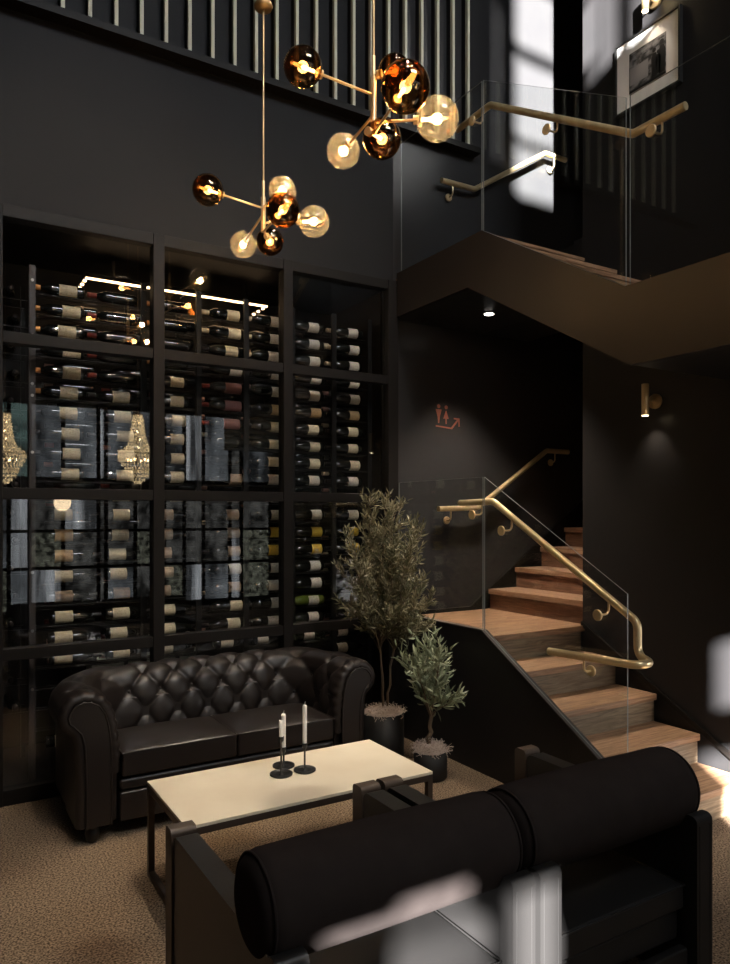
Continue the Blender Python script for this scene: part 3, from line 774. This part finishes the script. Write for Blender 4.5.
for i in range(nrings): R_.append(ring(i))
for sh, dy in ((.004, -.014), (.014, -.028), (.030, -.034), (.045, -.030)): R_.append(ring(nrings-1, sh, dy))
mb = MB(); W_ = NP+1
vs = [p for r in R_ for p in r]
fs = [(i*W_+k, i*W_+k+1, (i+1)*W_+k+1, (i+1)*W_+k) for i in range(len(R_)-1) for k in range(NP)]
mb.add(vs, fs, 0, True)
bk_ = lz(mb, SO).build('tufted_back_and_arms', M['leather'], sf)
# buttons at the tuft points
for a in range(-24, 25):
    for b in range(-1, 5):
        if (a+b) % 2: continue
        s = half+a*DX; t = .17+b*DT
        if not (.12 < s < S_[-1]-.12) or t < .12 or t > .50: continue
        i = min(range(nrings), key=lambda j: abs(S_[j]-s)); k = round(t/PL*NP)
        P0 = Vector(R_[i+4][k]); P1 = Vector(R_[i+4][min(k+1, NP)]); P2 = Vector(R_[min(i+5, len(R_)-1)][k])
        o_, z = PR[k]; k0, k1 = k-1, k+1; tx = PR[k1][0]-PR[k0][0]; tz = PR[k1][1]-PR[k0][1]; l = math.hypot(tx, tz)
        nrm = Vector((Nn[i][0]*(-tz/l), Nn[i][1]*(-tz/l), tx/l))
        mm = Matrix.Translation(P0+nrm*.003) @ nrm.to_track_quat('Z', 'Y').to_matrix().to_4x4()
        lz(MB().lathe([(.010, -.004), (.011, 0), (.008, .004), (.001, .0055)], 12, 0, mm), SO).build('button', M['button'], bk_)
# scroll-shaped arm fronts
for side in (0, 1):
    pts = []
    for k, (o_, z) in enumerate(PR[:]):
        k0 = max(k-1, 0); k1 = min(k+1, NP); tx = PR[k1][0]-PR[k0][0]; tz = PR[k1][1]-PR[k0][1]; l = math.hypot(tx, tz)
        dd = -.048; pts.append((o_+(-tz/l)*dd, max(z+(tx/l)*dd, .09)))
    pts = [(a, b) for a, b in pts if True]
    pts[0] = (pts[0][0], .09)
    poly = [((xl-a) if side == 0 else (xr+a), z) for a, z in pts[::2]]
    m = MB().prism(poly, 1, yf-.040, yf-.012)
    ap = lz(m, SO).build('arm_front', M['leather'], sf, bevel=.006)
    lz(MB().tube([(x, yf-.041, z) for x, z in poly], .0045, 6), SO).build('piping', M['leather'], ap)
    x0, x1 = (xl-.21, xl-.012) if side == 0 else (xr+.012, xr+.21)
    lz(MB().box((x0, yf+.0, .09), (x1, yb+.25, .56)), SO).build('arm_base', M['leather'], sf, bevel=.01)
lz(MB().box((xl-.20, yb+.02, .09), (xr+.20, yb+.215, .60)), SO).build('back_base', M['leather'], sf, bevel=.01)
lz(MB().box((xl-.005, yf-.03, .085), (xr+.005, yb+.02, .235)), SO).build('base_rail', M['leather'], sf, bevel=.012)
lz(MB().box((xl-.004, yf-.022, .237), (xr+.004, yb+.02, .30)), SO).build('seat_border', M['leather'], sf, bevel=.02, seg=4)
def cushion(x0, x1, y0, y1, z0, z1):
    m = MB(); nx, ny = 22, 18; vs = []; 
    def P(u, v, top):
        x = x0+(x1-x0)*u; y = y0+(y1-y0)*v
        e = (1-abs(2*u-1)**5)*(1-abs(2*v-1)**5)
        cr = .018*(1-abs(2*u-1)**2)*(1-abs(2*v-1)**2)
        return (x, y, (z1+cr-.016*(1-e)) if top else z0+.010*(1-e))
    for top in (1, 0):
        for j in range(ny+1):
            for i in range(nx+1): vs.append(P(i/nx, j/ny, top))
    n = (nx+1)*(ny+1); fs = []
    for j in range(ny):
        for i in range(nx):
            a = j*(nx+1)+i; fs.append((a, a+1, a+nx+2, a+nx+1)); fs.append((n+a, n+a+nx+1, n+a+nx+2, n+a+1))
    loop = [i for i in range(nx+1)]+[j*(nx+1)+nx for j in range(1, ny+1)]+[ny*(nx+1)+i for i in range(nx-1, -1, -1)]+[j*(nx+1) for j in range(ny-1, 0, -1)]
    for a, b in zip(loop, loop[1:]+loop[:1]): fs.append((a, n+a, n+b, b))
    m.add(vs, fs, 0, True)
    return m, [Vector(vs[i]) for i in loop]
for x0, x1 in ((xl+.006, 1.482), (1.488, xr-.006)):
    m, lp = cushion(x0, x1, yf-.035, yb-.01, .302, .452)
    c_ = lz(m, SO).build('seat_cushion', M['leather'], sf, bevel=.012, seg=3)
    lz(MB().tube([tuple(p+Vector((0, 0, -.002))) for p in lp]+[tuple(lp[0])], .0045, 6), SO).build('piping', M['leather'], c_)
for x in (xl-.13, xr+.13):
    for y in (yf+.02, yb+.16):
        lz(MB().lathe([(.022, 0), (.030, .012), (.036, .04), (.034, .06), (.026, .068), (.036, .086), (.036, .094)], 20, 0, Matrix.Translation((x, y, 0))), SO).build('leg', M['footwood'], sf)

# ---------------------------------------------------------------- coffee table
TX0, TX1, TY0, TY1, TH = .875, 2.065, 2.79, 3.365, .432
ct = thing('coffee_table', 'low rectangular coffee table with cream marble top and thin bronze frame', 'coffee table', ((TX0+TX1)/2, (TY0+TY1)/2, 0))
to = ((TX0+TX1)/2, (TY0+TY1)/2, 0)
lz(MB().box((TX0, TY0, TH-.014), (TX1, TY1, TH)), to).build('tabletop', M['marble'], ct, bevel=.002)
q = .028
for x in (TX0, TX1-q):
    for y in (TY0, TY1-q): lz(MB().box((x, y, 0), (x+q, y+q, TH-.0145)), to).build('leg', M['tableframe'], ct, bevel=.0015)
    lz(MB().box((x, TY0+q, 0), (x+q, TY1-q, q)), to).build('floor_rail', M['tableframe'], ct, bevel=.0015)
    lz(MB().box((x, TY0+q, TH-.0145-q), (x+q, TY1-q, TH-.0145)), to).build('top_rail', M['tableframe'], ct, bevel=.0015)
for y in (TY0, TY1-q): lz(MB().box((TX0+q, y, TH-.0145-q), (TX1-q, y+q, TH-.0145)), to).build('top_rail', M['tableframe'], ct, bevel=.0015)

# ---------------------------------------------------------------- candlesticks and candles
def stick(x, y, cup, ch, l1, l2, wick=True):
    o = thing('candlestick', l1, 'candlestick', (x, y, TH), 0, 'candlesticks on the coffee table')
    MB().lathe([(.048, 0), (.053, .003), (.053, .010), (.048, .009), (.044, .004), (.008, .004), (.006, .006)], 32, 0).build('base_dish', M['blackmetal'], o)
    MB().lathe([(.012, .004), (.006, .010), (.0045, .018), (.0045, cup-.03), (.008, cup-.024)], 16, 0).build('stem', M['blackmetal'], o)
    MB().lathe([(.006, cup-.026), (.012, cup-.020), (.0135, cup), (.0125, cup+.001), (.0115, cup-.004)], 18, 0).build('cup', M['blackmetal'], o)
    k = thing('candle', l2, 'candle', (x, y, TH+cup-.003), 0, 'candles on the coffee table')
    pr = [(.0105, 0), (.0105, ch-.012), (.009, ch-.003), (.003, ch)] if wick else [(.0105, 0), (.0105, ch-.002), (.009, ch)]
    MB().lathe(pr, 18, 0).build('wax', M['candle'], k)
    if wick: MB().tube([(0, 0, ch-.001), (.001, 0, ch+.008), (.003, 0, ch+.014)], .0022, 6).build('wick', M['plastic'], k)
stick(1.43, 3.116, .180, .078, 'tallest-stemmed black metal candlestick, at the front left of the three', 'short stub candle on the front left candlestick', False)
stick(1.488, 3.215, .095, .165, 'shortest black metal candlestick, at the back of the three', 'white taper candle in the shortest candlestick, standing behind the stub')
stick(1.549, 3.110, .132, .185, 'black metal candlestick of middle height, rightmost of the three', 'tall white taper candle on the rightmost candlestick')

# ---------------------------------------------------------------- bolster-backed armchairs in the foreground
def armchair(name, x0, x1, label, y0=1.54, y1=2.42, H=.62):
    cx = (x0+x1)/2; o = thing(name, label, 'armchair', (cx, (y0+y1)/2, 0), 0, 'bolster-backed armchairs facing the coffee table'); g = (cx, (y0+y1)/2, 0)
    t = .085
    def rr_(ya, yb_, za, zb, r, n=6):      # rectangle with rounded top corners in YZ
        pts = [(ya, za), (yb_, za)]
        for k in range(n+1): a = k/n*PI/2; pts.append((yb_-r+r*math.cos(a), zb-r+r*math.sin(a)))
        for k in range(n+1): a = PI/2+k/n*PI/2; pts.append((ya+r+r*math.cos(a), zb-r+r*math.sin(a)))
        return pts
    for xa in (x0, x1-t):
        lz(MB().prism(rr_(y0+.045, y1-.07, 0.02, H-.012, .03), 0, xa+.006, xa+t-.006), g).build('arm_panel', M['leather2'], o, bevel=.012, seg=3)
        fp = lz(MB().prism(rr_(y1-.068, y1, 0, H, .018), 0, xa, xa+t), g).build('front_post', M['band'], o, bevel=.008, seg=3)
        fp['label'] = 'brown leather front edge'
        rp = lz(MB().prism(rr_(y0-.01, y0+.045, 0, H, .022), 0, xa, xa+t), g).build('rear_post', M['leather2'], o, bevel=.010, seg=3)
        for s in (.014, t-.014):
            lz(MB().tube([(xa+s, y0-.0105, .02), (xa+s, y0-.0105, H-.03)], .0013, 6), g).build('seam', M['leather2'], rp)
    # seat
    ia, ib = x0+t+.004, x1-t-.004
    m, lp = cushion(ia, ib, y0+.035, y1-.05, .285, .395)
    c = lz(m, g).build('seat_cushion', M['leather2'], o, bevel=.012, seg=3)
    lz(MB().tube([tuple(p+Vector((0, 0, -.002))) for p in lp]+[tuple(lp[0])], .004, 6), g).build('piping', M['leather2'], c)
    lz(MB().box((ia, y0+.06, .18), (ib, y1-.05, .283)), g).build('seat_base', M['leather2'], o, bevel=.012)
    lz(MB().box((ia, y0+.02, .05), (ib, y0+.055, .17)), g).build('cross_rail', M['leather2'], o, bevel=.008)
    # bolster: long stadium-section roll with soft ends
    m = MB(); prof_ = []; L = (x1-x0)/2+.004; R = .135
    for k in range(9): a = k/8*PI/2; prof_.append((max(R-.055+.055*math.sin(a), .001), -L+.055-.055*math.cos(a)))
    prof_ = [(.002, -L)]+prof_
    prof_ += [(R+.003*math.sin(j/7*PI), -L+.055+(2*L-.11)*j/8) for j in range(1, 8)]
    prof_ += [(r, -z) for r, z in reversed(prof_[:10])]
    m.lathe(prof_, 48, 0, Matrix.Translation((cx, y0+.155, .672)) @ Matrix.Rotation(PI/2, 4, 'Y'))
    b = lz(m, g).build('backrest_bolster', M['velvet'], o)
    for s in (-1, 1):
        ring_ = [(cx+s*(L-.022), y0+.155+(R-.007)*math.cos(a*PI/20), .672+(R-.007)*math.sin(a*PI/20)) for a in range(41)]
        lz(MB().tube(ring_, .004, 6, cap=False), g).build('piping', M['velvet'], b)
    return o
armchair('armchair', .69, 1.495, 'left black leather armchair with velvet bolster back, seen from behind with sun patches')
armchair('armchair', 1.515, 2.325, 'right black leather armchair with velvet bolster back, seen from behind in front of the stair')

# ---------------------------------------------------------------- olive trees in black pots
def leafmesh(mb, p, d, L, wd, mi=0):
    d = d.normalized(); s = d.orthogonal().normalized(); s = (Matrix.Rotation(random.uniform(0, 2*PI), 3, d) @ s); n = d.cross(s)
    b = n*L*.08
    pts = [p, p+d*L*.3+s*wd*.5+b*.6, p+d*L*.65+s*wd*.42+b, p+d*L, p+d*L*.65-s*wd*.42+b, p+d*L*.3-s*wd*.5+b*.6, p+d*L*.5+b*.1]
    mb.add([tuple(q) for q in pts], [(0, 1, 6), (1, 2, 6), (2, 3, 6), (3, 4, 6), (4, 5, 6), (5, 0, 6)], mi, True)
def olive(name, label, loc_, pr, ph, trunk_h, crown, nbr, leaf, lm, Lr, trunks, tr=.011, up=.75, moss_h=.03):
    o = thing(name, label, 'potted tree', loc_)
    MB().lathe([(pr*.90, 0), (pr, .01), (pr, ph), (pr-.008, ph+.001), (pr-.01, ph-.02)], 40, 0).build('pot', M['pot'], o, bevel=0)
    ms = MB()
    for k in range(330):
        a = random.uniform(0, 2*PI); r_ = (pr+.012)*math.sqrt(random.random()); h = ph+moss_h*(1-(r_/(pr+.02))**2)
        p = Vector((r_*math.cos(a), r_*math.sin(a), h)); pts = [p]
        d = Vector((random.gauss(0, 1), random.gauss(0, 1), random.gauss(0, .6))).normalized()
        for q in range(5):
            d = (d+Vector((random.gauss(0, .8), random.gauss(0, .8), random.gauss(0, .6)))).normalized(); pts.append(pts[-1]+d*.009)
        ms.tube([tuple(v) for v in pts], .0016, 4)
    ms.lathe([(pr-.004, ph-.018), (pr-.003, ph-.002), (pr*.6, ph+moss_h*.7), (.002, ph+moss_h*.9)], 24)
    tag(ms.build('dried_moss', M['moss'], o), kind='stuff')
    tk = MB(); fo = MB(); cz, rx, rz = crown
    def twig(p, d, n, step, r0):
        pts = [p]
        for q in range(n):
            d = (d+Vector((random.gauss(0, .14), random.gauss(0, .14), random.gauss(0, .08)+.03))).normalized(); pts.append(pts[-1]+d*step)
            for w_ in range(leaf):
                ld = (d*.9+Vector((random.gauss(0, .6), random.gauss(0, .6), random.gauss(0, .45)+.1))).normalized()
                leafmesh(fo, pts[-1]-d*step*random.random(), ld, Lr*random.uniform(.7, 1.2), Lr*.22)
        tk.tube([tuple(v) for v in pts], [r0*(1-.7*i/n) for i in range(n+1)], 5)
    for (tx, ty, lean) in trunks:
        pts = [Vector((tx, ty, ph-.02))]
        for q in range(1, 9):
            f = q/8; pts.append(Vector((tx+lean[0]*f+random.gauss(0, .004), ty+lean[1]*f+random.gauss(0, .004), ph+(trunk_h-ph)*f)))
        tk.tube([tuple(v) for v in pts], [tr*(1-.35*i/8) for i in range(9)], 8)
        top = pts[-1]
        for b in range(nbr):
            a = 2*PI*b/nbr+random.uniform(-.4, .4); el = random.uniform(.25, 1.0)
            reach = rx*random.uniform(.55, 1.0); zt_ = cz+rz*random.uniform(-.75, 1.0)*(1.0)
            fac = math.sqrt(max(.12, 1-((zt_-cz)/rz)**2))
            tgt = Vector((lean[0]+reach*fac*math.cos(a), lean[1]+reach*fac*math.sin(a), zt_))
            base = top - Vector((0, 0, random.uniform(0, (trunk_h-ph)*.15)))
            mid = base.lerp(tgt, .5)+Vector((0, 0, -.03 if zt_ > cz else .03)); mid.x = base.x+(tgt.x-base.x)*.42; mid.y = base.y+(tgt.y-base.y)*.42
            bp = [base.lerp(mid, t).lerp(mid.lerp(tgt, t), t) for t in [i/8 for i in range(9)]]
            tk.tube([tuple(v) for v in bp], [tr*.45*(1-.7*i/8) for i in range(9)], 5)
            for i in range(2, 9):
                d = (bp[i]-bp[i-1]).normalized()
                for rep in range(2):
                    dd = (d+Vector((random.gauss(0, .5), random.gauss(0, .5), random.gauss(0, .3)+.35))).normalized()
                    twig(bp[i], dd, 4, Lr*.5, .0016)
    tk.build('trunk', M['trunk'], o); tag(fo.build('foliage', M[lm], o), kind='stuff')
    return o
olive('potted_olive_tree', 'tall bushy olive tree in a black pot between the sofa and the stair panel', (2.63, 4.10, 0), .135, .33, .80,
      (1.20, .33, .50), 26, 3, 'leaf', .052, [(.0, .0, (-.03, 0)), (.035, .02, (.05, -.02))], tr=.0095)
olive('potted_olive_tree', 'small silvery olive tree in a black pot in front of the taller tree', (2.72, 3.70, 0), .105, .17, .40,
      (.57, .18, .23), 8, 2, 'leaf2', .074, [(0, 0, (0, 0))], tr=.017, moss_h=.05)

# ---------------------------------------------------------------- things behind the camera, seen mirrored in the wine wall
def chandelier(x, y, z, label):
    o = thing('crystal_chandelier', label, 'chandelier', (x, y, z)); g = (0, 0, 0)
    def rr2(zz):                                  # radius profile of the strung crystals
        return .07+.0*zz
    tiers = [(.45, .055), (.38, .065), (.30, .075), (.22, .085), (.14, .10), (.06, .13), (0, .20), (-.02, .24)]
    b = MB()
    for i in range(len(tiers)-1):
        (z0, r0), (z1, r1) = tiers[i], tiers[i+1]
        for q in range(2):
            f = q/2; r = r0+(r1-r0)*f; zz = z0+(z1-z0)*f; n = 22 if r < .12 else 36
            for k in range(n): a = 2*PI*k/n+q*.1; b.add([(r*math.cos(a)+dx, r*math.sin(a)+dy, zz+dz) for dx, dy, dz in ((.011, 0, 0), (-.011, 0, 0), (0, .011, 0), (0, -.011, 0), (0, 0, .02), (0, 0, -.02))],
                [(0, 2, 4), (2, 1, 4), (1, 3, 4), (3, 0, 4), (2, 0, 5), (1, 2, 5), (3, 1, 5), (0, 3, 5)])
    for (r, zz) in ((.235, -.06), (.22, -.11), (.19, -.16), (.15, -.21), (.14, -.25), (.12, -.30), (.08, -.35), (.04, -.38)):
        n = max(8, int(r*150))
        for k in range(n): a = 2*PI*k/n; b.add([(r*math.cos(a)+dx, r*math.sin(a)+dy, zz+dz) for dx, dy, dz in ((.012, 0, 0), (-.012, 0, 0), (0, .012, 0), (0, -.012, 0), (0, 0, .026), (0, 0, -.026))],
                [(0, 2, 4), (2, 1, 4), (1, 3, 4), (3, 0, 4), (2, 0, 5), (1, 2, 5), (3, 1, 5), (0, 3, 5)])
    b.build('crystal_strands', M['crystal'], o)
    ringm = MB()
    for r, zz in ((.245, -.03), (.155, -.23), (.06, .46)):
        ringm.tube([(r*math.cos(a*PI/16), r*math.sin(a*PI/16), zz) for a in range(33)], .007, 6, cap=False)
    ringm.build('ring', M['brass'], o)
    MB().tube([(0, 0, -.2), (0, 0, .46), (0, 0, ZC-z)], .008, 8).build('rod', M['brassdark'], o)
    bl = MB()
    for k in range(6): a = k*PI/3; bl.sphere((.12*math.cos(a), .12*math.sin(a), -.10), .016, 10, 8)
    for k in range(4): bl.sphere((.02*(k % 2)-.01, .03, .05+.1*k), .013, 10, 8)
    bl.build('bulbs', M['bulb'], o)
    return o
chandelier(2.28, .03, 2.42, 'crystal chandelier mirrored in the left bay of the wine wall, beside the first upright')
chandelier(.86, -.70, 2.42, 'crystal chandelier mirrored at the far left edge of the wine wall')
gl = thing('globe_pendant_lamp', 'glowing opal ball lamp mirrored in the lower left pane of the wine wall', 'pendant lamp', (1.79, -2.49, 1.82))
MB().sphere((0, 0, 0), .125, 28, 18).build('shade', M['opal'], gl); MB().tube([(0, 0, .12), (0, 0, ZC-1.82)], .004, 6).build('cord', M['blackmetal'], gl)
